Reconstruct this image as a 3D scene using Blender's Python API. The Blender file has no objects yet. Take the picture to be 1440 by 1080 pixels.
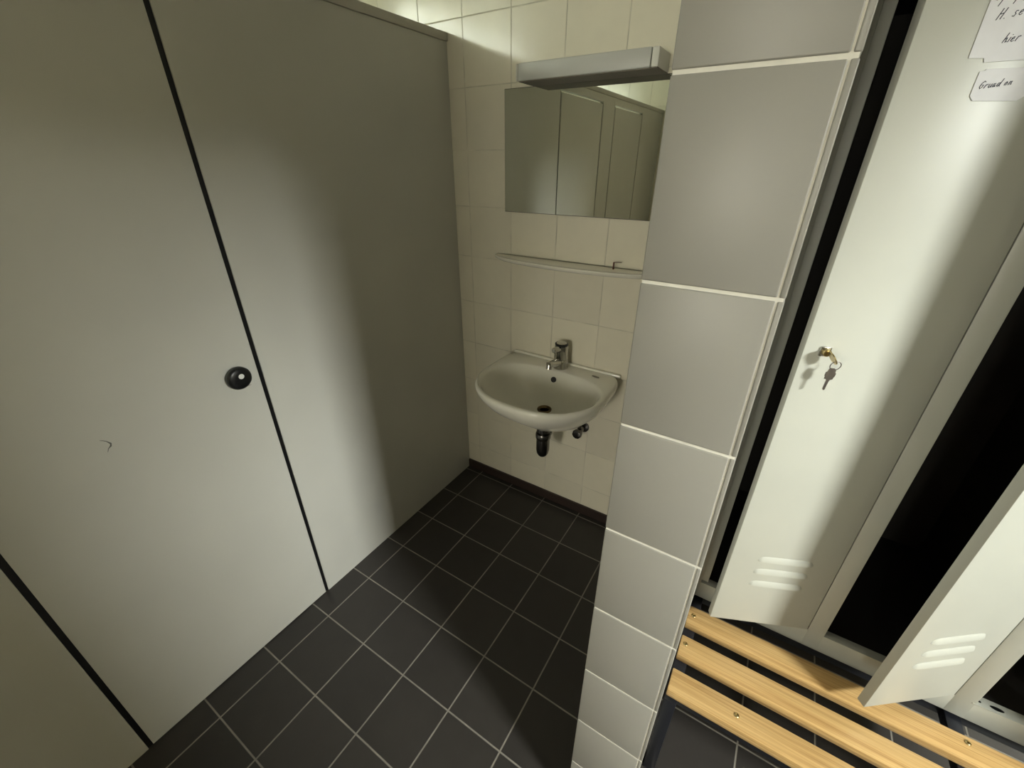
import bpy, bmesh, math, random
from mathutils import Vector, Matrix
random.seed(4)
scene = bpy.context.scene
col = scene.collection

# ---------------------------------------------------------------- camera
cam_data = bpy.data.cameras.new('camera')
cam = bpy.data.objects.new('camera', cam_data)
col.objects.link(cam)
rt = Vector((0.8465053, 0.53237677, 0.00193591))
dn = Vector((0.24905792, -0.39279526, -0.88525817))
fw = Vector((-0.47053047, 0.74985789, -0.46509591))
M = Matrix((rt, -dn, -fw)).transposed().to_4x4()
M.translation = Vector((0.1355164, -0.5002267, 1.5618880))
cam.matrix_world = M
cam_data.sensor_fit = 'HORIZONTAL'
cam_data.sensor_width = 36.0
cam_data.lens = 592.633 / 1440 * 36.0
cam_data.clip_start = 0.02
scene.camera = cam

# ---------------------------------------------------------------- world, daylight, exposure
world = bpy.data.worlds.new('world')
scene.world = world
world.use_nodes = True
world.node_tree.nodes['Background'].inputs[0].default_value = (0.75, 0.82, 0.85, 1)
world.node_tree.nodes['Background'].inputs[1].default_value = 0.02


def area(name, loc, target, sx, sy, power, color):
    d = bpy.data.lights.new(name, 'AREA')
    d.shape = 'RECTANGLE'
    d.size, d.size_y, d.energy, d.color = sx, sy, power, color
    o = bpy.data.objects.new(name, d)
    col.objects.link(o)
    v = Vector(target) - Vector(loc)
    o.matrix_world = Matrix.Translation(loc) @ v.to_track_quat('-Z', 'Y').to_matrix().to_4x4()
    return o


# lit tube lamp in the corridor beyond the doorway on the right
area('corridor_lamp_light', (2.70, -0.82, 2.345), (0.0, -0.1, 0.9), 0.50, 0.16, 155, (0.97, 1.0, 0.945))

scene.view_settings.view_transform = 'Standard'
scene.view_settings.look = 'None'
scene.view_settings.exposure = 0.0
scene.view_settings.gamma = 1.0
scene.view_settings.use_curve_mapping = False


# ---------------------------------------------------------------- materials
def new_mat(name):
    m = bpy.data.materials.new(name)
    m.use_nodes = True
    nt = m.node_tree
    return m, nt, nt.nodes['Principled BSDF']


def noise_node(nt, scale, detail=3, coord='Object', vscale=None):
    tc = nt.nodes.new('ShaderNodeTexCoord')
    n = nt.nodes.new('ShaderNodeTexNoise')
    n.inputs['Scale'].default_value = scale
    n.inputs['Detail'].default_value = detail
    if vscale:
        mp = nt.nodes.new('ShaderNodeMapping')
        mp.inputs['Scale'].default_value = vscale
        nt.links.new(tc.outputs[coord], mp.inputs['Vector'])
        nt.links.new(mp.outputs['Vector'], n.inputs['Vector'])
    else:
        nt.links.new(tc.outputs[coord], n.inputs['Vector'])
    return n


def ramp(nt, src, stops):
    r = nt.nodes.new('ShaderNodeValToRGB')
    e = r.color_ramp.elements
    while len(e) < len(stops):
        e.new(0.5)
    for i, (p, c) in enumerate(stops):
        e[i].position = p
        e[i].color = (c[0], c[1], c[2], 1)
    nt.links.new(src, r.inputs[0])
    return r


def plain(name, c, rough=0.5, metal=0.0, var=0.06, nscale=8, bump=0.0, bscale=300, spec=0.5):
    m, nt, b = new_mat(name)
    n = noise_node(nt, nscale)
    lo = [x * (1 - var) for x in c]
    hi = [min(1, x * (1 + var)) for x in c]
    r = ramp(nt, n.outputs['Fac'], [(0.3, lo), (0.7, hi)])
    nt.links.new(r.outputs['Color'], b.inputs['Base Color'])
    b.inputs['Roughness'].default_value = rough
    b.inputs['Metallic'].default_value = metal
    b.inputs['Specular IOR Level'].default_value = spec
    if bump:
        n2 = noise_node(nt, bscale, 2)
        bp = nt.nodes.new('ShaderNodeBump')
        bp.inputs['Strength'].default_value = bump
        bp.inputs['Distance'].default_value = 0.001
        nt.links.new(n2.outputs['Fac'], bp.inputs['Height'])
        nt.links.new(bp.outputs['Normal'], b.inputs['Normal'])
    return m


def tiled(name, ax, pitch, off, gap, tile, grout, rough, var=0.05, ripple=0.15, depth=0.0015, groutrough=0.8):
    """square tiles on the two axes ax, joint centres at off + k*pitch"""
    m, nt, b = new_mat(name)
    L = nt.links.new
    tc = nt.nodes.new('ShaderNodeTexCoord')
    sp = nt.nodes.new('ShaderNodeSeparateXYZ')
    L(tc.outputs['Object'], sp.inputs[0])

    def mth(op, a, bb=None, cc=None):
        n = nt.nodes.new('ShaderNodeMath')
        n.operation = op
        for i, v in enumerate((a, bb, cc)):
            if v is None:
                continue
            if isinstance(v, (int, float)):
                n.inputs[i].default_value = v
            else:
                L(v, n.inputs[i])
        return n.outputs[0]
    masks, cells = [], []
    for a, o in zip(ax, off):
        v = mth('SUBTRACT', sp.outputs[a], o)
        d = mth('DIVIDE', v, pitch)
        cells.append(mth('FLOOR', d))
        f = mth('FRACT', d)
        f2 = mth('SUBTRACT', 0.5, mth('ABSOLUTE', mth('SUBTRACT', f, 0.5)))
        dist = mth('MULTIPLY', f2, pitch)
        mr = nt.nodes.new('ShaderNodeMapRange')
        mr.interpolation_type = 'SMOOTHSTEP'
        mr.inputs['From Min'].default_value = gap * 0.35
        mr.inputs['From Max'].default_value = gap * 0.75
        L(dist, mr.inputs['Value'])
        masks.append(mr.outputs[0])
    mask = mth('MINIMUM', masks[0], masks[1])
    cb = nt.nodes.new('ShaderNodeCombineXYZ')
    L(cells[0], cb.inputs[0])
    L(cells[1], cb.inputs[1])
    wn = nt.nodes.new('ShaderNodeTexWhiteNoise')
    L(cb.outputs[0], wn.inputs[0])
    n = noise_node(nt, 18, 4)
    mix1 = mth('ADD', mth('MULTIPLY', wn.outputs['Value'], 0.5), mth('MULTIPLY', n.outputs['Fac'], 0.5))
    r = ramp(nt, mix1, [(0.2, [x * (1 - var) for x in tile]), (0.8, [x * (1 + var) for x in tile])])
    gn = noise_node(nt, 14, 3)
    gr = ramp(nt, gn.outputs['Fac'], [(0.3, [x * 0.75 for x in grout]), (0.7, [x * 1.1 for x in grout])])
    mx = nt.nodes.new('ShaderNodeMix')
    mx.data_type = 'RGBA'
    L(mask, mx.inputs['Factor'])
    L(gr.outputs['Color'], mx.inputs['A'])
    L(r.outputs['Color'], mx.inputs['B'])
    L(mx.outputs['Result'], b.inputs['Base Color'])
    rr = nt.nodes.new('ShaderNodeMapRange')
    rr.inputs['To Min'].default_value = groutrough
    rr.inputs['To Max'].default_value = rough
    L(mask, rr.inputs['Value'])
    L(rr.outputs[0], b.inputs['Roughness'])
    rip = noise_node(nt, 9, 2)
    h = mth('ADD', mask, mth('MULTIPLY', rip.outputs['Fac'], ripple))
    bp = nt.nodes.new('ShaderNodeBump')
    bp.inputs['Strength'].default_value = 0.6
    bp.inputs['Distance'].default_value = depth
    L(h, bp.inputs['Height'])
    L(bp.outputs['Normal'], b.inputs['Normal'])
    return m


TILE = (0.77, 0.725, 0.595)
GROUT = (0.50, 0.47, 0.40)
m_back = tiled('glazed_wall_tile_back', (0, 2), 0.2055, (-1.035, 1.81), 0.003, TILE, (0.67, 0.63, 0.515), 0.17, ripple=1.1)
m_side = tiled('glazed_wall_tile_side', (1, 2), 0.2055, (1.028, 1.81), 0.003, TILE, (0.67, 0.63, 0.515), 0.25, ripple=0.6)
m_floor = tiled('anthracite_floor_tile', (0, 1), 0.2, (-1.0149, -0.006), 0.0042, (0.041, 0.037, 0.034), (0.26, 0.24, 0.205), 0.38, var=0.12, ripple=0.3, depth=0.001)
m_floor.node_tree.nodes['Principled BSDF'].inputs['Specular IOR Level'].default_value = 0.35
m_ceil = plain('ceiling_paint', (0.84, 0.83, 0.77), 0.9)
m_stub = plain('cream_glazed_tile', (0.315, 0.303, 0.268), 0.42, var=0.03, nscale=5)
m_grout = plain('pale_grout', (0.80, 0.77, 0.68), 0.75, var=0.08, nscale=30)
m_skirt = plain('dark_skirting_tile', (0.035, 0.022, 0.018), 0.4)
m_part = plain('cubicle_laminate', (0.56, 0.55, 0.50), 0.42, var=0.03, nscale=3, bump=0.05, bscale=500)
m_rail = plain('cubicle_rail_paint', (0.50, 0.48, 0.42), 0.5)
m_black = plain('black_plastic', (0.006, 0.006, 0.007), 0.35)
m_white = plain('white_plastic', (0.8, 0.8, 0.76), 0.35)
m_porc = plain('white_porcelain', (0.86, 0.835, 0.74), 0.12, var=0.02)
m_chrome = plain('chrome', (0.50, 0.49, 0.46), 0.16, metal=1.0, var=0.05)
m_dullchrome = plain('tarnished_chrome', (0.20, 0.19, 0.18), 0.25, metal=1.0, var=0.25, nscale=60)
m_lock = plain('grey_locker_paint', (0.49, 0.495, 0.44), 0.38, var=0.02, bump=0.04, bscale=700)
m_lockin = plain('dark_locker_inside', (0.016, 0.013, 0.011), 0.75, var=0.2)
m_brass = plain('worn_brass', (0.50, 0.40, 0.20), 0.3, metal=1.0, var=0.15, nscale=80)
m_steel = plain('key_steel', (0.28, 0.25, 0.24), 0.35, metal=1.0, var=0.1, nscale=80)
m_frame = plain('black_steel_frame', (0.012, 0.013, 0.018), 0.35)
m_paper = plain('white_paper', (0.74, 0.74, 0.76), 0.85, var=0.03, nscale=40)
m_ink = plain('dark_pen_ink', (0.05, 0.055, 0.08), 0.7)
m_scuff = plain('dark_scuff', (0.13, 0.13, 0.12), 0.8)
m_lampbody = plain('grey_lamp_cover', (0.52, 0.52, 0.49), 0.4, var=0.03)
m_lampunder = plain('painted_underside_shade', (0.15, 0.125, 0.095), 0.5)  # dark brown puts the shade under the mirror lamp into the colour
m_lampcap = plain('white_lamp_cap', (0.66, 0.65, 0.60), 0.4, var=0.03)
m_brown = plain('rust_brown', (0.10, 0.025, 0.012), 0.6)
m_drain = plain('old_drain_brass', (0.16, 0.11, 0.05), 0.35, metal=0.8, var=0.3, nscale=90)


def wood_mat():
    m, nt, b = new_mat('varnished_pine')
    n = noise_node(nt, 3.5, 5, vscale=(0.9, 26, 26))
    r = ramp(nt, n.outputs['Fac'], [(0.28, (0.47, 0.28, 0.105)), (0.48, (0.62, 0.40, 0.165)), (0.72, (0.70, 0.48, 0.215))])
    n2 = noise_node(nt, 5, 3, vscale=(0.5, 90, 60))
    r2 = ramp(nt, n2.outputs['Fac'], [(0.35, (0.72, 0.66, 0.58)), (0.55, (1, 1, 1))])
    mx = nt.nodes.new('ShaderNodeMix')
    mx.data_type = 'RGBA'
    mx.blend_type = 'MULTIPLY'
    mx.inputs['Factor'].default_value = 0.8
    nt.links.new(r.outputs['Color'], mx.inputs['A'])
    nt.links.new(r2.outputs['Color'], mx.inputs['B'])
    nt.links.new(mx.outputs['Result'], b.inputs['Base Color'])
    b.inputs['Roughness'].default_value = 0.33
    return m


m_wood = wood_mat()


def mirror_mat():
    m, nt, b = new_mat('mirror_silver')
    n = noise_node(nt, 4)
    r = ramp(nt, n.outputs['Fac'], [(0.3, (0.84, 0.87, 0.82)), (0.7, (0.86, 0.89, 0.84))])
    nt.links.new(r.outputs['Color'], b.inputs['Base Color'])
    b.inputs['Metallic'].default_value = 1
    b.inputs['Roughness'].default_value = 0.015
    return m


m_mirror = mirror_mat()


def emit_mat(name, c, s):
    m, nt, b = new_mat(name)
    b.inputs['Base Color'].default_value = (*c, 1)
    b.inputs['Emission Color'].default_value = (*c, 1)
    b.inputs['Emission Strength'].default_value = s
    return m


m_tube = emit_mat('lit_tube_diffuser', (0.93, 1.0, 0.86), 18.5)


m_pane = emit_mat('fill_window_glow', (1.0, 0.97, 0.84), 26.0)  # glow of the added fill window, brightens the alcove walls


# ---------------------------------------------------------------- mesh helpers (world coordinates)
def add_box(bm, a, b, bev=0.0, seg=2, mat=None):
    """axis-aligned box between corners a and b, optional bevel and 4x4 transform"""
    t = bmesh.new()
    bmesh.ops.create_cube(t, size=1)
    c = [(a[i] + b[i]) / 2 for i in range(3)]
    s = [abs(b[i] - a[i]) for i in range(3)]
    for v in t.verts:
        v.co = Vector((c[0] + v.co.x * s[0], c[1] + v.co.y * s[1], c[2] + v.co.z * s[2]))
    if bev > 0:
        bmesh.ops.bevel(t, geom=t.edges[:], offset=bev, segments=seg, profile=0.5, affect='EDGES')
    merge(bm, t, mat)


def merge(bm, t, mat=None):
    if mat is not None:
        bmesh.ops.transform(t, matrix=mat, verts=t.verts[:])
    me = bpy.data.meshes.new('tmp')
    t.to_mesh(me)
    t.free()
    bm.from_mesh(me)
    bpy.data.meshes.remove(me)


def ring_mesh(bm, rings, close_start=True, close_end=True, mat=None, cyc=True):
    t = bmesh.new()
    vs = [[t.verts.new(p) for p in r] for r in rings]
    n = len(rings[0])
    for i in range(len(vs) - 1):
        for j in range(n if cyc else n - 1):
            k = (j + 1) % n
            t.faces.new((vs[i][j], vs[i][k], vs[i + 1][k], vs[i + 1][j]))
    if close_start:
        t.faces.new(vs[0][::-1])
    if close_end:
        t.faces.new(vs[-1])
    bmesh.ops.recalc_face_normals(t, faces=t.faces[:])
    merge(bm, t, mat)


def add_lathe(bm, origin, axis, prof, n=32):
    """prof = [(radius, height along axis)]"""
    ax = Vector(axis).normalized()
    u = ax.orthogonal().normalized()
    v = ax.cross(u)
    o = Vector(origin)
    rings = []
    for r, h in prof:
        rings.append([o + ax * h + (u * math.cos(2 * math.pi * j / n) + v * math.sin(2 * math.pi * j / n)) * max(r, 1e-5) for j in range(n)])
    ring_mesh(bm, rings)


def add_tube(bm, pts, rad, n=12, closed=False):
    pts = [Vector(p) for p in pts]
    rings = []
    N = len(pts)
    prev = None
    for i, p in enumerate(pts):
        if closed:
            t = (pts[(i + 1) % N] - pts[i - 1]).normalized()
        else:
            t = (pts[min(i + 1, N - 1)] - pts[max(i - 1, 0)]).normalized()
        u = t.orthogonal().normalized() if prev is None else (prev - t * prev.dot(t)).normalized()
        prev = u
        v = t.cross(u)
        r = rad[i] if isinstance(rad, (list, tuple)) else rad
        rings.append([p + (u * math.cos(2 * math.pi * j / n) + v * math.sin(2 * math.pi * j / n)) * r for j in range(n)])
    if closed:
        rings.append(rings[0])
        ring_mesh(bm, rings, False, False)
    else:
        ring_mesh(bm, rings)


def add_prism(bm, outline, thick, mat=None):
    """outline in local xy, extruded to +z by thick"""
    r0 = [Vector((x, y, 0)) for x, y in outline]
    r1 = [Vector((x, y, thick)) for x, y in outline]
    ring_mesh(bm, [r0, r1], mat=mat)


def obj(name, bm, mat, parent=None, root=None, smooth=None, label=None):
    """one mesh object; vertices arrive in world space, stored relative to its top-level root"""
    base = Vector((0, 0, 0))
    p = parent
    while p is not None:
        base += p.location
        p = p.parent
    me = bpy.data.meshes.new(name)
    if base.length:
        bmesh.ops.translate(bm, verts=bm.verts[:], vec=-base)
    bmesh.ops.remove_doubles(bm, verts=bm.verts[:], dist=1e-6)
    bm.to_mesh(me)
    bm.free()
    me.materials.append(mat)
    if smooth:
        me.polygons.foreach_set('use_smooth', [True] * len(me.polygons))
        me.set_sharp_from_angle(angle=math.radians(smooth))
    o = bpy.data.objects.new(name, me)
    col.objects.link(o)
    if parent is not None:
        o.parent = parent
    if label:
        o['label'] = label
    return o


def thing(name, label, cat, loc, group=None):
    o = bpy.data.objects.new(name, None)
    o.empty_display_size = 0.05
    col.objects.link(o)
    o.location = loc
    o['label'] = label
    o['category'] = cat
    if group:
        o['group'] = group
    return o


def struct(name, bm, mat, parent=None, smooth=None):
    o = obj(name, bm, mat, parent, smooth=smooth)
    if parent is None:
        o['kind'] = 'structure'
    return o


def box_obj(name, a, b, mat, parent=None, bev=0.0, smooth=None, label=None):
    bm = bmesh.new()
    add_box(bm, a, b, bev)
    return obj(name, bm, mat, parent, smooth=smooth or (35 if bev else None), label=label)


# ---------------------------------------------------------------- room shell
XL, XR, YB, YF, ZC = -2.25, 3.0, 1.028, -2.0, 2.55
XP = -1.11


def sbox(name, a, b, mat):
    bm = bmesh.new()
    add_box(bm, a, b)
    return struct(name, bm, mat)


sbox('floor', (XL - 0.2, -4.6, -0.1), (XR + 0.8, YB + 0.2, 0), m_floor)
sbox('ceiling', (XL - 0.2, -4.6, ZC), (XR + 0.8, YB + 0.2, ZC + 0.1), m_ceil)
sbox('wall_back', (XL - 0.2, YB, 0), (XR + 0.8, YB + 0.2, ZC), m_back)
bm = bmesh.new()
add_box(bm, (XL - 0.2, YF - 0.2, 0), (-0.52, YF, ZC))  # drawn out past the cubicles to screen them from the fill window
add_box(bm, (0.14, YF - 0.2, 0), (0.95, YF, ZC))  # unseen stretch added to keep the fill light off the lockers
add_box(bm, (-0.52, YF - 0.2, 2.3), (0.14, YF, ZC))
struct('wall_front', bm, m_back)
YE = -4.2
sbox('wall_passage', (XP - 0.2, YE, 0), (XP, YF - 0.2, ZC), m_side)
bm = bmesh.new()
WX0, WX1, WZ0, WZ1 = -0.62, 0.12, 0.75, 2.0
add_box(bm, (XP - 0.2, YE - 0.25, 0), (XR + 0.8, YE, WZ0))
add_box(bm, (XP - 0.2, YE - 0.25, WZ1), (XR + 0.8, YE, ZC))
add_box(bm, (XP - 0.2, YE - 0.25, WZ0), (WX0, YE, WZ1))
add_box(bm, (WX1, YE - 0.25, WZ0), (XR + 0.8, YE, WZ1))
struct('wall_rear', bm, m_back)
bm = bmesh.new()
for a, b in (((WX0, WZ0), (WX1, WZ0 + 0.05)), ((WX0, WZ1 - 0.05), (WX1, WZ1)), ((WX0, WZ0 + 0.05), (WX0 + 0.05, WZ1 - 0.05)),
             ((WX1 - 0.05, WZ0 + 0.05), (WX1, WZ1 - 0.05)), ((-0.27, WZ0 + 0.05), (-0.23, WZ1 - 0.05))):
    add_box(bm, (a[0], YE - 0.14, a[1]), (b[0], YE - 0.08, b[1]), 0.003)
win = struct('fill_window', bm, m_white)  # unseen window added behind the viewer as a fill light
box_obj('fill_pane', (WX0 + 0.045, YE - 0.115, WZ0 + 0.045), (WX1 - 0.045, YE - 0.11, WZ1 - 0.045), m_pane, win)
sbox('wall_left', (XL - 0.2, YF, 0), (XL, YB, ZC), m_side)
# far right wall, doorway wall with its lintel, and an added light-blocking wall behind the viewer
sbox('wall_right', (XR + 0.6, YF, 0), (XR + 0.8, YB, ZC), m_side)
bm = bmesh.new()
DX0, DX1, DY0, DY1, DZ = 2.08, 2.20, -1.35, 0.35, 2.185
add_box(bm, (DX0, YF, 0), (DX1, DY0, ZC))
add_box(bm, (DX0, DY1, 0), (DX1, YB, ZC))
add_box(bm, (DX0, DY0, DZ), (DX1, DY1, ZC))
struct('wall_doorway', bm, m_side)
sbox('wall_light_block', (0.95, YE, 0), (1.10, -0.585, ZC), m_side)  # unseen wall added to dim the cubicle front towards its left
lampc = thing('corridor_lamp', 'white strip lamp hanging from the corridor ceiling beyond the doorway', 'lamp', (2.75, -0.82, ZC))
box_obj('lamp_housing', (2.76, -1.12, 2.30), (2.84, -0.52, 2.40), m_white, lampc, 0.004)
box_obj('lamp_stem', (2.79, -0.84, 2.40), (2.81, -0.80, ZC), m_white, lampc)
# dark skirting tiles
sbox('baseboard_back', (XP, YB - 0.009, 0), (0.0, YB, 0.05), m_skirt)
sbox('baseboard_middle', (-0.009, 0.02, 0), (0.0, YB - 0.009, 0.05), m_skirt)

# tiled wall end between the basin alcove and the lockers
SW = 0.148
bm = bmesh.new()
add_box(bm, (0.0014, 0.0014, 0), (SW - 0.0014, YB, ZC))
wall_mid = struct('wall_middle', bm, m_grout)
bm = bmesh.new()
zk = [1.6384 - 0.2 * k for k in range(8, -5, -1)]
zk = [z for z in zk if z < ZC]
edges = [0.0] + zk + [ZC]
G = 0.0019
for z0, z1 in zip(edges[:-1], edges[1:]):
    if z1 - z0 < 0.03:
        add_box(bm, (0.0, 0.0, z0), (SW - 0.007, 0.011, z1))
        continue
    lo = z0 + (G if z0 > 0 else 0)
    hi = z1 - (G if z1 < ZC else 0)
    add_box(bm, (0.0, 0.0, lo), (SW - 0.0078, 0.012, hi), 0.0018, 3)          # end tile
    y = 0.0145
    while y < YB - 0.01:                                                     # alcove side
        y2 = min(y + 0.2, YB)
        add_box(bm, (0.0, y, lo), (0.01, y2 - 0.003, hi), 0.0018, 2)
        y = y2
    y = 0.0004
    while y < YB - 0.01:                                                     # locker side, edge seen from the front
        y2 = min(y + 0.2, YB)
        add_box(bm, (SW - 0.0062, y, lo), (SW, y2 - 0.003, hi), 0.0014, 3)
        y = y2
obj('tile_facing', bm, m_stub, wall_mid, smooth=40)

# ---------------------------------------------------------------- cubicle partition
part = thing('toilet_cubicle', 'tall pale grey laminate cubicle front with doors along the left of the basin', 'cubicle', (XP - 0.015, -0.5, 0))
TH = 0.03
zt = 1.915
D = [(-0.549, 0.055), (-1.40, -0.79)]          # door leaves (y range)
GAP = 0.013


def panel(y0, y1):
    bm = bmesh.new()
    add_box(bm, (XP - TH, y0, 0.0), (XP, y1, 1.955), 0.0008, 1)
    return obj('fixed_panel', bm, m_part, part)


panel(D[0][1] + GAP, YB)
panel(D[1][1] + GAP, D[0][0] - GAP)
panel(YF, D[1][0] - GAP)
# cap rail over the whole front, header strip above each door
box_obj('top_rail', (XP - 0.042, YF, 1.955), (XP + 0.006, YB, 1.981), m_rail, part, 0.002)
for y0, y1 in D:
    box_obj('door_header', (XP - TH, y0 - GAP, zt), (XP, y1 + GAP, 1.955), m_part, part)
for k, (y0, y1) in enumerate(D):
    bm = bmesh.new()
    add_box(bm, (XP - TH, y0, 0.004), (XP, y1, zt - 0.012), 0.0008, 1)
    dr = obj('door', bm, m_part, part)
    for ya, yb_ in ((y0 - GAP, y0), (y1, y1 + GAP)):
        box_obj('seal_strip', (XP - TH, ya, 0.0), (XP - 0.004, yb_, zt - 0.006), m_black, part, label='black rubber seal strip')
    ky = y1 - 0.062
    bm = bmesh.new()
    add_lathe(bm, (XP, ky, 1.016), (1, 0, 0), [(0.020, 0), (0.020, 0.006), (0.031, 0.008), (0.0335, 0.012), (0.0335, 0.020), (0.031, 0.0255), (0.026, 0.0285), (0.012, 0.030), (0, 0.030)], 40)
    obj('door_knob', bm, m_black, dr, smooth=40, label='round black door knob')
    bm = bmesh.new()
    add_lathe(bm, (XP + 0.0298, ky + 0.002, 1.024), (1, 0, 0), [(0.0075, 0), (0.0075, 0.0012), (0.006, 0.0018), (0, 0.0018)], 20)
    obj('knob_button', bm, m_white, dr, smooth=40, label='small white centre of the knob')
    if k == 0:
        bm = bmesh.new()                                       # small scuff and arrow scratched on the laminate
        for pts, r in (([(-0.327, 0.985), (-0.322, 0.982), (-0.317, 0.977), (-0.312, 0.968), (-0.314, 0.962), (-0.320, 0.958), (-0.324, 0.950)], [0.0004, 0.0007, 0.0008, 0.0018, 0.0018, 0.0008, 0.0004]),):
            add_tube(bm, [(XP + 0.0002, y, z) for y, z in pts], r, 6)
        obj('scuff_mark', bm, m_scuff, dr, label='small dark curved scuff on the laminate')
        bm = bmesh.new()
        for pts in ([(0.006, 0.984), (0.010, 0.977), (0.026, 0.9765)],):
            add_tube(bm, [(XP + 0.0002, y, z) for y, z in pts], 0.0006, 6)
        obj('scuff_mark', bm, m_scuff, dr, label='tiny arrow-like scratch below the knob')

# ---------------------------------------------------------------- mirror, mirror lamp, shelf
bm = bmesh.new()
add_box(bm, (-0.853, YB - 0.006, 1.390), (-0.253, YB - 0.002, 1.792))
mir = thing('wall_mirror', 'frameless rectangular mirror on the tiled wall above the white shelf', 'mirror', (-0.553, YB, 1.39))
obj('mirror_glass', bm, m_mirror, mir)
bm = bmesh.new()
add_box(bm, (-0.8545, YB - 0.0045, 1.3885), (-0.2515, YB, 1.7935))
obj('mirror_backing', bm, m_black, mir, label='dark edge of the mirror backing')

lamp = thing('mirror_lamp', 'long unlit grey-white box lamp mounted above the mirror', 'lamp', (-0.51, YB, 1.79))
LX0, LX1, LY0, LZ0, LZ1 = -0.735, -0.285, 0.915, 1.7945, 1.842
box_obj('lamp_cover', (LX0 + 0.001, LY0, LZ0), (LX1 - 0.022, YB, LZ1), m_lampbody, lamp, 0.004)
box_obj('underside_shade', (LX0 + 0.003, LY0 + 0.004, LZ0 - 0.002), (LX1 - 0.002, YB, LZ0 + 0.002), m_lampunder, lamp, label='brown underside strip with the shade put into its colour')
box_obj('end_cap', (LX1 - 0.0205, LY0 + 0.0008, LZ0 + 0.0005), (LX1, YB, LZ1 - 0.0005), m_lampcap, lamp, 0.004, label='paler end cap')
box_obj('end_cap', (LX0 - 0.008, LY0 + 0.0008, LZ0 + 0.0005), (LX0, YB, LZ1 - 0.0005), m_lampcap, lamp, 0.004, label='paler end cap')

SX, SH = -0.552, 0.345
sz = 1.222
bm = bmesh.new()


def crescent(hw, dep, y_off=0.0, n=40):
    pts = []
    for j in range(n + 1):
        a = math.pi * j / n
        cx = math.cos(a)
        sy = math.sin(a)
        pts.append((SX - hw * cx, YB - 0.0005 - dep * (abs(sy) ** 0.8)))
    return pts


rings = []
for hw, dep, z in ((SH - 0.06, 0.070, sz - 0.022), (SH - 0.022, 0.096, sz - 0.017), (SH - 0.004, 0.110, sz - 0.009), (SH, 0.113, sz - 0.003), (SH - 0.003, 0.111, sz + 0.001),
                   (SH - 0.010, 0.105, sz + 0.0005), (SH - 0.016, 0.100, sz - 0.0006), (SH - 0.05, 0.075, sz - 0.0008)):
    rings.append([Vector((x, y, z)) for x, y in crescent(hw, dep)])
ring_mesh(bm, rings)
shelf = obj('vanity_shelf', bm, m_porc, None, smooth=50)
shelf['label'] = 'narrow white porcelain crescent shelf on the wall between mirror and washbasin'
shelf['category'] = 'shelf'
bm = bmesh.new()
hx, hy = -0.375, YB - 0.028
add_tube(bm, [(hx, hy, sz - 0.0010), (hx, hy, sz + 0.010), (hx, hy, sz + 0.024)], [0.0032, 0.0028, 0.003], 10)
add_tube(bm, [(hx, hy, sz + 0.024), (hx + 0.012, hy + 0.004, sz + 0.0245), (hx + 0.026, hy + 0.008, sz + 0.0245)], 0.0012, 8)
pin = obj('bent_pin', bm, m_brown, None, smooth=50)
pin['label'] = 'tiny rust-brown bent pin standing on the right end of the shelf'
pin['category'] = 'pin'

# ---------------------------------------------------------------- washbasin
BX, BZ = -0.552, 0.797
basin = thing('washbasin', 'white porcelain washbasin with rounded front hung on the alcove wall', 'washbasin', (BX, YB, 0.6))


def d_outline(hw, yf, ybk, yc, nf=2.3, nb=5.0, n=96):
    pts = []
    for j in range(n):
        a = 2 * math.pi * j / n
        c, s = math.cos(a), math.sin(a)
        if s >= 0:
            e, dep = nb, ybk - yc
        else:
            e, dep = nf, yc - yf
        x = hw * math.copysign(abs(c) ** (2 / e), c)
        y = yc + dep * math.copysign(abs(s) ** (2 / e), s)
        pts.append((BX + x, y))
    return pts


prof = [  # half width, front, back, centre, z, back exponent
    (0.070, 0.800, 0.990, 0.880, 0.588, 3), (0.120, 0.765, 1.015, 0.880, 0.602, 3), (0.190, 0.695, 1.0275, 0.86, 0.655, 4),
    (0.240, 0.620, 1.0275, 0.84, 0.715, 5), (0.260, 0.588, 1.0275, 0.83, 0.755, 6), (0.265, 0.579, 1.0275, 0.82, 0.778, 6),
    (0.2645, 0.579, 1.0275, 0.82, 0.788, 6), (0.261, 0.583, 1.0275, 0.82, 0.7945, 6), (0.256, 0.589, 1.026, 0.82, 0.7965, 6),
    (0.250, 0.597, 0.945, 0.79, 0.7955, 2.6), (0.243, 0.604, 0.938, 0.79, 0.791, 2.6), (0.236, 0.612, 0.931, 0.79, 0.778, 2.6),
    (0.226, 0.628, 0.922, 0.79, 0.752, 2.5), (0.206, 0.655, 0.912, 0.80, 0.722, 2.4), (0.170, 0.695, 0.902, 0.81, 0.686, 2.3),
    (0.115, 0.752, 0.890, 0.83, 0.662, 2.2), (0.055, 0.805, 0.878, 0.84, 0.651, 2), (0.024, 0.826, 0.874, 0.85, 0.648, 2), (0.020, 0.830, 0.870, 0.85, 0.632, 2)]
rings = [[Vector((x, y, z)) for x, y in d_outline(hw, yf, yb_, yc, 2.25, e)] for hw, yf, yb_, yc, z, e in prof]
bm = bmesh.new()
ring_mesh(bm, rings)
bowl = obj('bowl', bm, m_porc, basin, smooth=60)
bm = bmesh.new()
add_box(bm, (BX - 0.252, YB - 0.016, 0.79), (BX + 0.252, YB - 0.0005, 0.804), 0.005, 3)
obj('back_ledge', bm, m_porc, basin, smooth=40)
bm = bmesh.new()                                                    # overflow hole ring and dark hole
ov = Vector((BX, 0.9245, 0.757))
ovn = Vector((0, -0.93, 0.36)).normalized()
add_lathe(bm, ov, ovn, [(0.0120, -0.006), (0.0120, 0.0030), (0, 0.0030)], 24)
obj('overflow_hole', bm, m_black, basin, smooth=40, label='dark round overflow hole')
bm = bmesh.new()
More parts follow.
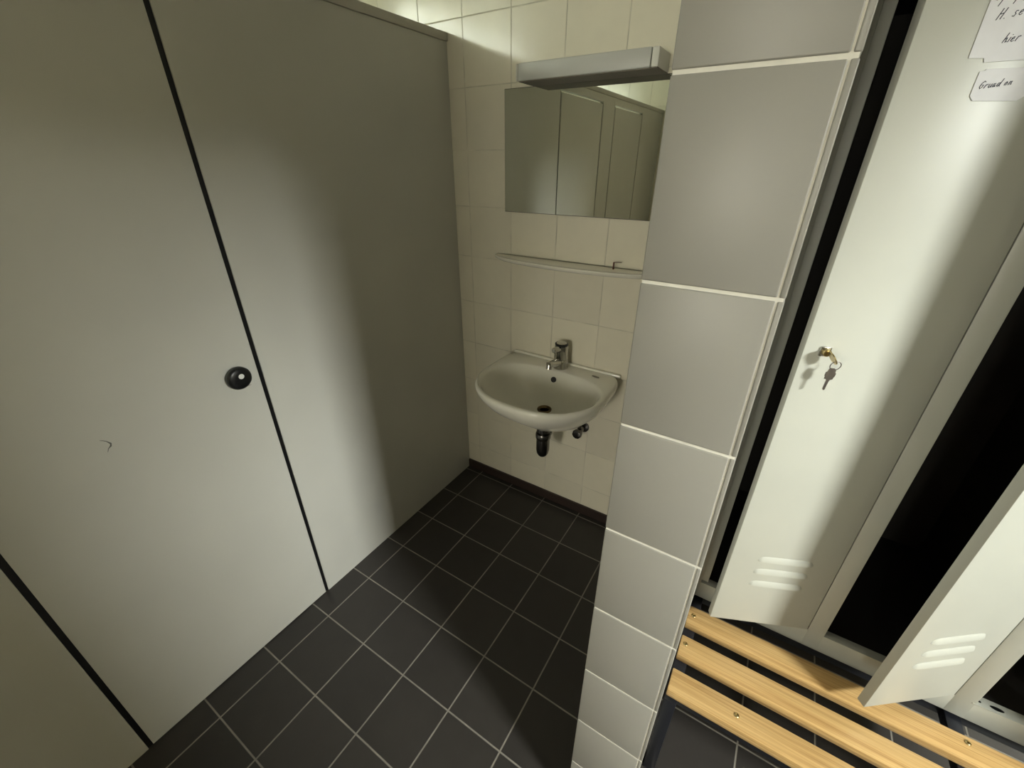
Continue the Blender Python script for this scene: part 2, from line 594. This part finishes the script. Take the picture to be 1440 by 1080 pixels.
add_lathe(bm, (BX, 0.850, 0.6460), (0, 0, 1), [(0.030, 0.002), (0.030, 0.0065), (0.026, 0.0085), (0.020, 0.0065), (0.017, 0.002), (0, 0.002)], 32)
obj('drain', bm, m_drain, basin, smooth=40, label='tarnished brass drain')
bm = bmesh.new()                                                    # small grey maker's mark on the rim, an oval badge
o_ = []
for j in range(24):
    a = 2 * math.pi * j / 24
    o_.append((0.018 * math.cos(a), 0.0065 * math.sin(a)))
add_prism(bm, o_, 0.0006, Matrix.Translation((-0.386, 0.965, 0.7975)) @ Matrix.Rotation(math.radians(-12), 4, 'Z'))
obj('maker_badge', bm, m_dullchrome, basin, label='small grey oval mark on the rim')

# tap
TX, TY, TZ = BX + 0.004, 0.973, 0.7965
tap = thing('basin_tap', 'chrome self-closing pillar tap standing on the washbasin rim', 'tap', (TX, TY, TZ))
bm = bmesh.new()
add_lathe(bm, (TX, TY, TZ), (0, 0, 1), [(0.0300, 0), (0.0320, 0.004), (0.0310, 0.009), (0.0310, 0.036), (0.0275, 0.039), (0.0270, 0.043), (0.0285, 0.046), (0.0285, 0.092), (0.0265, 0.100), (0, 0.100)], 36)
obj('tap_body', bm, m_chrome, tap, smooth=40)
bm = bmesh.new()
add_tube(bm, [(TX, TY - 0.020, TZ + 0.030), (TX, TY - 0.055, TZ + 0.040), (TX, TY - 0.090, TZ + 0.051), (TX, TY - 0.108, TZ + 0.055), (TX, TY - 0.114, TZ + 0.054)], [0.0185, 0.0165, 0.0140, 0.0125, 0.0095], 20)
add_lathe(bm, (TX, TY - 0.103, TZ + 0.052), (0, -0.25, -1), [(0.0120, 0), (0.0120, 0.018), (0.0095, 0.019), (0, 0.019)], 20)
obj('spout', bm, m_chrome, tap, smooth=40)
bm = bmesh.new()
add_tube(bm, [(TX, TY - 0.010, TZ + 0.088), (TX, TY - 0.040, TZ + 0.094), (TX, TY - 0.068, TZ + 0.101), (TX, TY - 0.076, TZ + 0.102)], [0.0150, 0.0130, 0.0115, 0.007], 16)
obj('lever', bm, m_chrome, tap, smooth=40)
bm = bmesh.new()
add_lathe(bm, (TX, TY, TZ + 0.099), (0, 0, 1), [(0.0255, 0), (0.0270, 0.003), (0.0270, 0.009), (0.0250, 0.0105), (0.0225, 0.0095), (0, 0.0095)], 32)
obj('cap_ring', bm, m_black, tap, smooth=40, label='black ring round the tap head')
bm = bmesh.new()
add_lathe(bm, (TX, TY, TZ + 0.107), (0, 0, 1), [(0.0218, 0), (0.0218, 0.003), (0.015, 0.0046), (0, 0.005)], 28)
obj('cap_button', bm, m_chrome, tap, smooth=40)

# bottle trap below the basin
trap = thing('bottle_trap', 'tarnished chrome bottle trap hanging under the washbasin', 'drain trap', (BX, 0.85, 0.40))
bm = bmesh.new()
add_lathe(bm, (BX, 0.85, 0.588), (0, 0, -1), [(0.022, -0.001), (0.022, 0.02), (0.029, 0.022), (0.029, 0.045), (0.024, 0.047), (0.022, 0.055), (0.022, 0.063)], 28)
obj('inlet_pipe', bm, m_dullchrome, trap, smooth=40)
bm = bmesh.new()
add_lathe(bm, (BX, 0.85, 0.535), (0, 0, -1), [(0.020, 0), (0.031, 0.002), (0.033, 0.006), (0.033, 0.024), (0.031, 0.028), (0.029, 0.03), (0.029, 0.085), (0.026, 0.105), (0.019, 0.118), (0.010, 0.124), (0, 0.125)], 32)
obj('trap_cup', bm, m_dullchrome, trap, smooth=40)
bm = bmesh.new()
add_tube(bm, [(BX, 0.85, 0.515), (BX, 0.90, 0.515), (BX, 1.0, 0.515), (BX, YB, 0.515)], 0.016, 16)
add_lathe(bm, (BX, YB - 0.008, 0.515), (0, 1, 0), [(0.035, 0.0), (0.033, 0.006), (0.03, 0.008)], 28)
add_lathe(bm, (BX, 0.878, 0.515), (0, 1, 0), [(0.018, 0.0), (0.022, 0.002), (0.022, 0.016), (0.018, 0.018)], 20)
obj('outlet_pipe', bm, m_dullchrome, trap, smooth=40)

valve = thing('angle_valve', 'small dark angle valve on the wall under the right side of the washbasin', 'valve', (-0.44, YB, 0.49))
bm = bmesh.new()
add_lathe(bm, (-0.44, YB, 0.505), (0, -1, 0), [(0.027, 0), (0.026, 0.005), (0.012, 0.008), (0.012, 0.045), (0.014, 0.047), (0.014, 0.062), (0, 0.063)], 24)
add_lathe(bm, (-0.44, YB - 0.042, 0.505), (0, 0, 1), [(0.012, -0.012), (0.012, 0.02), (0.009, 0.022), (0.006, 0.024), (0.006, 0.05)], 20)
obj('valve_body', bm, m_dullchrome, valve, smooth=40)
bm = bmesh.new()
add_lathe(bm, (-0.44, YB - 0.062, 0.505), (0, -1, 0), [(0.010, 0), (0.021, 0.002), (0.022, 0.010), (0.020, 0.018), (0.012, 0.020), (0, 0.020)], 10)
obj('valve_handle', bm, m_dullchrome, valve, smooth=30)
bm = bmesh.new()
add_tube(bm, [(-0.44, YB - 0.042, 0.545), (-0.44, YB - 0.042, 0.575), (-0.445, YB - 0.038, 0.60)], 0.005, 10)
obj('supply_hose', bm, m_dullchrome, valve, smooth=40)

# ---------------------------------------------------------------- locker unit
LY = 0.5
PX = [(0.150, 0.168), (0.436, 0.472), (0.727, 0.763), (1.018, 1.052)]
ZB, ZR, ZT = 0.405, 0.466, 2.16
lk = thing('locker_unit', 'grey metal locker unit with open doors standing behind the slatted bench', 'locker', (0.60, 0.75, ZB))
bm = bmesh.new()
add_box(bm, (0.150, LY + 0.003, ZB + 0.002), (0.153, 1.02, ZT))
add_box(bm, (1.049, LY + 0.003, ZB + 0.002), (1.052, 1.02, ZT))
add_box(bm, (0.150, 1.017, ZB + 0.002), (1.052, 1.02, ZT))
add_box(bm, (0.150, LY + 0.003, ZT - 0.003), (1.052, 1.02, ZT))
obj('outer_casing', bm, m_lock, lk)
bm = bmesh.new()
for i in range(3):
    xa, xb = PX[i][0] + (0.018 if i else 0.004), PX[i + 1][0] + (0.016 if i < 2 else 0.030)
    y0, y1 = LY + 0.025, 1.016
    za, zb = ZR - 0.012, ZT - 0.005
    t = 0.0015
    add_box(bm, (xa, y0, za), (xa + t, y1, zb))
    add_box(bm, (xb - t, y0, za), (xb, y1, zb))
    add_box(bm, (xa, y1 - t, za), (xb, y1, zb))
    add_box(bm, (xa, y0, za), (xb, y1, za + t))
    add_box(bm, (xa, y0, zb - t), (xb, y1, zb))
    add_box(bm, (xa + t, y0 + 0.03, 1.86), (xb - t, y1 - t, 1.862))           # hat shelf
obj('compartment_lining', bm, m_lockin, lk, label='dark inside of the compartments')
bm = bmesh.new()
for i, (xa, xb) in enumerate(PX):
    add_box(bm, (xa, LY, ZB), (xb, LY + 0.025, ZT), 0.0012, 2)
add_box(bm, (0.166, LY + 0.010, ZR), (0.186, LY + 0.025, ZT - 0.06), 0.001, 1)     # inner stop strip at the left jamb
add_box(bm, (0.150, LY + 0.0003, ZB), (1.052, LY + 0.025, ZR), 0.0012, 2)
add_box(bm, (0.150, LY + 0.0003, ZT - 0.06), (1.052, LY + 0.025, ZT), 0.0012, 2)
obj('front_frame', bm, m_lock, lk, smooth=40)
bm = bmesh.new()                                                                # drip plate with screw and slot on the rail of the right compartment
o_ = [(0.757, LY - 0.0012), (1.016, LY - 0.0012), (1.016, LY + 0.026), (0.757, LY + 0.026)]
add_prism(bm, o_, 0.0022, Matrix.Translation((0, 0, ZR - 0.0005)))
sill = obj('sill_plate', bm, m_lock, lk)
bm = bmesh.new()
for cx, rx, ry in ((0.770, 0.0035, 0.003), (0.800, 0.012, 0.0045)):
    o_ = [(cx + rx * math.cos(2 * math.pi * j / 20), LY + 0.011 + ry * math.sin(2 * math.pi * j / 20)) for j in range(20)]
    add_prism(bm, o_, 0.0006, Matrix.Translation((0, 0, ZR + 0.0015)))
obj('slot_hole', bm, m_black, sill, label='dark oval slot and screw hole')


def door_frame(hx, ang):
    """matrix: local x = along the leaf away from the hinge, y = outward normal, z up"""
    a = math.radians(ang)
    d = Vector((-math.cos(a), -math.sin(a), 0))
    n = Vector((math.sin(a), -math.cos(a), 0))
    m = Matrix((d, n, Vector((0, 0, 1)))).transposed().to_4x4()
    m.translation = Vector((hx, LY, 0))
    return m


def hood(bm, x0, x1, z, h, out, mat):
    """pressed louvre hood: rounded top, open lower edge"""
    t = bmesh.new()
    nu, nv = 28, 8
    th = 0.0009
    outer, inner = [], []
    L2 = (x1 - x0) / 2
    for i in range(nu + 1):
        u = -1 + 2 * i / nu
        prof_ = max(0.0, 1 - abs(u) ** 7) ** 0.5
        hh = h * (0.25 + 0.75 * prof_)
        ro, ri = [], []
        for j in range(nv + 1):
            v = j / nv
            zz = z + hh * (1 - v)
            yy = out * prof_ * math.sin(v * math.pi / 2) ** 0.8
            ro.append(t.verts.new((x0 + L2 + u * L2, yy + 0.0002, zz)))
        outer.append(ro)
    for i in range(nu):
        for j in range(nv):
            t.faces.new((outer[i][j], outer[i + 1][j], outer[i + 1][j + 1], outer[i][j + 1]))
    bmesh.ops.recalc_face_normals(t, faces=t.faces[:])
    bmesh.ops.solidify(t, geom=t.faces[:], thickness=th)
    bmesh.ops.recalc_face_normals(t, faces=t.faces[:])
    merge(bm, t, mat)


def locker_door(hx, ang, w, name='locker_door'):
    mt = door_frame(hx, ang)
    bm = bmesh.new()
    add_box(bm, (0.0015, -0.019, ZR + 0.001), (w, 0.0, ZT - 0.062), 0.0015, 2, mt)
    d = obj('door', bm, m_lock, lk, smooth=40)
    for z in (0.700, 0.658, 0.614):
        bm = bmesh.new()
        hood(bm, 0.060, 0.185, z, 0.016, 0.0048, mt)
        obj('vent_louvre', bm, m_lock, d, smooth=60)
    for zz in (ZR + 0.006, ZT - 0.075):
        bm = bmesh.new()
        add_tube(bm, [mt @ Vector((-0.0005, -0.0045, zz - 0.005)), mt @ Vector((-0.0005, -0.0045, zz + 0.005))], 0.003, 10)
        obj('hinge_pin', bm, m_steel, d, smooth=40)
    # lock housing: square chrome rosette with a brass core
    bm = bmesh.new()
    lx, lz = (0.2115, 1.255) if w > 0.24 else (0.205, 1.255)
    add_box(bm, (lx - 0.0095, -0.001, lz - 0.0095), (lx + 0.0095, 0.004, lz + 0.0095), 0.002, 2, mt)
    lkk = obj('lock', bm, m_chrome, d, smooth=40, label='square chrome lock plate')
    return d, mt, lx, lz


d1, M1, lx, lz = locker_door(0.436, 24.0, 0.2475)
d2, M2, _, _ = locker_door(0.727, 38.5, 0.2330)
d3, M3, _, _ = locker_door(1.018, 118.0, 0.2330)

# key in the lock with a ring and a second key
kp = M1 @ Vector((lx - 0.002, 0.0042, lz))
keys = thing('key_ring', 'brass key in the first locker lock with a second key dangling from its ring', 'keys', kp)
bm = bmesh.new()
add_lathe(bm, M1 @ Vector((lx, 0.0042, lz)), M1.to_3x3() @ Vector((0, 1, 0)), [(0.0072, 0), (0.0072, 0.006), (0.006, 0.007), (0, 0.007)], 20)
obj('lock_core', bm, m_brass, keys, smooth=40, label='round brass lock core')
o_ = []
for j in range(24):
    a = 2 * math.pi * j / 24
    o_.append((0.0125 * math.copysign(abs(math.cos(a)) ** 0.8, math.cos(a)), 0.0095 * math.copysign(abs(math.sin(a)) ** 0.8, math.sin(a))))
bm = bmesh.new()
# bow of the inserted key: a flat brass plate standing out from the lock, turned upright
kb = M1 @ Matrix.Translation((lx - 0.003, 0.0245, lz - 0.003)) @ Matrix.Rotation(math.radians(32), 4, 'Y') @ Matrix.Rotation(math.radians(90), 4, 'Y')
kb = kb @ Matrix.Translation((0, 0, -0.001))
add_prism(bm, [(x * 1.0, y * 1.25) for x, y in o_], 0.002, kb)
add_box(bm, (lx - 0.004, 0.010, lz - 0.003), (lx - 0.001, 0.020, lz + 0.003), 0.0005, 1, M1)
obj('key', bm, m_brass, keys, smooth=40, label='brass key in the lock')
rc = Vector((lx - 0.011, 0.027, lz - 0.017))
bm = bmesh.new()
RR = 0.0088
pts = []
for j in range(40):
    a = 2 * math.pi * j / 40
    pts.append(M1 @ (rc + Vector((RR * math.cos(a), 0.15 * RR * math.sin(a), RR * math.sin(a)))))
add_tube(bm, pts, 0.0008, 8, True)
obj('ring', bm, m_steel, keys, smooth=60)
# hanging key outline: bow and blade
ko = [(-0.003, 0.002), (-0.006, -0.001), (-0.0065, -0.006), (-0.0085, -0.007), (-0.0085, -0.014), (-0.0070, -0.0155), (-0.0070, -0.020), (-0.0030, -0.021),
      (-0.0022, -0.024), (-0.0020, -0.041), (0.0, -0.043), (0.0021, -0.041), (0.0022, -0.024), (0.0030, -0.021), (0.0072, -0.0195), (0.0072, -0.0155), (0.0085, -0.014), (0.0085, -0.007), (0.0065, -0.006), (0.006, -0.001), (0.003, 0.002)]
kh = M1 @ Matrix.Translation((rc.x + 0.0025, rc.y, rc.z - RR + 0.002)) @ Matrix.Rotation(math.radians(-4), 4, 'Y') @ Matrix.Rotation(math.radians(90), 4, 'X')
kh = kh @ Matrix.Translation((0, 0, -0.001)) @ Matrix.Scale(-1, 4, (1, 0, 0))
bm = bmesh.new()
add_prism(bm, ko, 0.0018, kh)
obj('key', bm, m_steel, keys, label='grey steel key hanging from the ring')

# ---------------------------------------------------------------- handwritten notes on the first door
GLY = {
    'H': [[(0.1, 0), (0.25, 1)], [(0.6, 0), (0.78, 1)], [(0.15, 0.5), (0.72, 0.55)]],
    'B': [[(0.1, 0), (0.3, 1)], [(0.3, 1), (0.7, 0.85), (0.6, 0.6), (0.25, 0.52), (0.7, 0.4), (0.6, 0.1), (0.1, 0)]],
    'G': [[(0.8, 0.85), (0.5, 1), (0.2, 0.7), (0.15, 0.25), (0.4, 0), (0.65, 0.2), (0.7, 0.5), (0.4, 0.48)]],
    'h': [[(0.1, 0), (0.3, 1)], [(0.15, 0.3), (0.45, 0.5), (0.5, 0.35), (0.48, 0.0), (0.7, 0.1)]],
    'i': [[(0.15, 0), (0.25, 0.5)], [(0.3, 0.72), (0.31, 0.77)]],
    'e': [[(0.1, 0.22), (0.45, 0.3), (0.4, 0.5), (0.15, 0.4), (0.12, 0.1), (0.35, 0), (0.55, 0.1)]],
    'r': [[(0.1, 0), (0.22, 0.48), (0.22, 0.4), (0.5, 0.5), (0.55, 0.42)]],
    't': [[(0.2, 1), (0.12, 0.1), (0.3, 0), (0.5, 0.1)], [(0.05, 0.62), (0.45, 0.66)]],
    's': [[(0.5, 0.48), (0.25, 0.5), (0.2, 0.35), (0.4, 0.2), (0.3, 0.0), (0.05, 0.05)]],
    'p': [[(0.05, -0.45), (0.25, 0.5)], [(0.22, 0.4), (0.55, 0.5), (0.55, 0.1), (0.2, 0.05)]],
    'f': [[(0.05, -0.3), (0.3, 0.85), (0.5, 1), (0.58, 0.85)], [(0.05, 0.4), (0.45, 0.45)]],
    'u': [[(0.12, 0.5), (0.1, 0.1), (0.3, 0), (0.5, 0.2), (0.55, 0.5), (0.55, 0.1), (0.7, 0.0)]],
    'n': [[(0.08, 0), (0.2, 0.5), (0.2, 0.35), (0.48, 0.5), (0.5, 0.0), (0.65, 0.08)]],
    'd': [[(0.5, 0.45), (0.2, 0.45), (0.1, 0.15), (0.3, 0), (0.5, 0.25), (0.7, 1), (0.58, 0.05), (0.75, 0.0)]],
    'o': [[(0.3, 0.5), (0.1, 0.3), (0.15, 0.05), (0.4, 0.05), (0.5, 0.3), (0.3, 0.5)]],
    'l': [[(0.1, 0.1), (0.4, 0.8), (0.3, 1), (0.2, 0.7), (0.2, 0.1), (0.4, 0.0)]],
    'a': [[(0.5, 0.45), (0.2, 0.45), (0.1, 0.12), (0.3, 0), (0.5, 0.3), (0.5, 0.05), (0.68, 0.02)]],
    '.': [[(0.1, 0.0), (0.13, 0.03)]],
    ' ': [],
}
ADV = {'H': 0.95, 'B': 0.85, 'G': 0.95, ' ': 0.6, 'i': 0.4, '.': 0.4}


def write(bm, text, x, z, h, mat, yo, slope=0.0, rad=0.0006):
    """text runs away from the free edge: decreasing local x"""
    cx = 0.0
    for ch in text:
        for stroke in GLY.get(ch, []):
            pts = []
            for u, v in stroke:
                dx = (cx + u * 0.75 + v * 0.28) * h
                pts.append(mat @ Vector((x - dx, yo, z + v * h + slope * dx)))
            add_tube(bm, pts, rad, 5)
        cx += ADV.get(ch, 0.7) * 0.8


def note(name, outline, label, mat=M1):
    bm = bmesh.new()
    lm = mat @ Matrix(((1, 0, 0, 0), (0, 0, 1, 0.0006), (0, 1, 0, 0), (0, 0, 0, 1)))
    add_prism(bm, outline, 0.0005, lm)
    c = mat @ Vector((sum(p[0] for p in outline) / len(outline), 0.0006, min(p[1] for p in outline)))
    root = thing(name, label, 'paper note', c, 'handwritten notes on the locker door')
    obj('paper', bm, m_paper, root)
    return root


n1 = note('paper_note', [(0.1745, 1.86), (0.1710, 1.6882), (0.1520, 1.6878), (0.1500, 1.6831), (0.1028, 1.6851), (0.060, 1.686), (0.034, 1.688), (0.036, 1.862)],
          'large white handwritten note taped high on the first locker door')
for txt, wx, wz, wh, sl in (('Bitte', 0.160, 1.785, 0.018, 0), ('spuf', 0.168, 1.748, 0.014, 0), ('H. seten', 0.158, 1.7275, 0.011, 0.18), ('hier', 0.1395, 1.7035, 0.010, 0.12)):
    bm = bmesh.new()
    write(bm, txt, wx, wz, wh, M1, 0.0014, sl, 0.0005)
    obj('handwriting', bm, m_ink, n1, label='dark pen handwriting')
n2 = note('paper_note', [(0.1431, 1.6759), (0.1440, 1.6740), (0.1503, 1.6729), (0.1500, 1.6454), (0.1445, 1.6396), (0.0901, 1.6388), (0.0825, 1.6445), (0.060, 1.650), (0.058, 1.6765)],
          'small torn strip of handwritten paper below the large note')
bm = bmesh.new()
write(bm, 'Gruad on', 0.1445, 1.6530, 0.0085, M1, 0.0014, 0.12, 0.0005)
obj('handwriting', bm, m_ink, n2, label='dark pen handwriting')

# ---------------------------------------------------------------- slatted bench in front of the lockers
bench = thing('slatted_bench', 'varnished pine slat bench on a black steel frame in front of the lockers', 'bench', (0.6, 0.55, 0))
BT = 0.420
for y0 in (0.183, 0.284, 0.385):
    box_obj('slat', (0.158, y0, BT - 0.025), (1.06, y0 + 0.061, BT), m_wood, bench, 0.003)
bm = bmesh.new()
for x0 in (0.157, 0.735, 1.02):
    add_box(bm, (x0, 0.190, BT - 0.0555), (x0 + 0.030, 1.0, BT - 0.0255), 0.002, 2)
add_box(bm, (0.187, 0.192, BT - 0.055), (1.02, 0.218, BT - 0.0265), 0.002, 2)
add_box(bm, (0.187, 0.515, BT - 0.055), (1.02, 0.545, BT - 0.0265), 0.002, 2)
add_box(bm, (0.187, 0.965, BT - 0.055), (1.02, 0.995, BT - 0.0265), 0.002, 2)
obj('frame', bm, m_frame, bench, smooth=40, label='black square steel tube frame')
for x0 in (0.157, 1.02):
    for y0 in (0.190, 0.968):
        bm = bmesh.new()
        add_box(bm, (x0, y0, 0.006), (x0 + 0.030, y0 + 0.030, BT - 0.0555), 0.002, 2)
        add_box(bm, (x0 - 0.001, y0 - 0.001, 0.0), (x0 + 0.031, y0 + 0.031, 0.008), 0.002, 2)
        obj('leg', bm, m_frame, bench, smooth=40)
for sx_, sy_ in ((0.309, 0.213), (0.1715, 0.321), (0.1730, 0.416), (0.752, 0.430), (0.752, 0.315), (0.752, 0.213)):
    bm = bmesh.new()
    add_lathe(bm, (sx_, sy_, BT - 0.001), (0, 0, 1), [(0.0060, 0), (0.0060, 0.0016), (0.0048, 0.0028), (0.0026, 0.0034), (0.0022, 0.0018), (0, 0.0018)], 20)
    obj('screw', bm, m_brass, bench, smooth=50, label='small brass screw head')

# ---------------------------------------------------------------- ceiling lamp over the cubicles
tube = thing('strip_lamp', 'lit fluorescent strip lamp high on the wall behind the cubicles', 'lamp', (-2.2, -0.3, 2.33))
box_obj('lamp_housing', (XL, -1.28, 2.30), (XL + 0.07, 0.18, 2.40), m_white, tube, 0.004)
bm = bmesh.new()
add_tube(bm, [(XL + 0.115, -1.25, 2.35), (XL + 0.115, 0.15, 2.35)], 0.045, 20)
obj('tube_diffuser', bm, m_tube, tube, smooth=50)
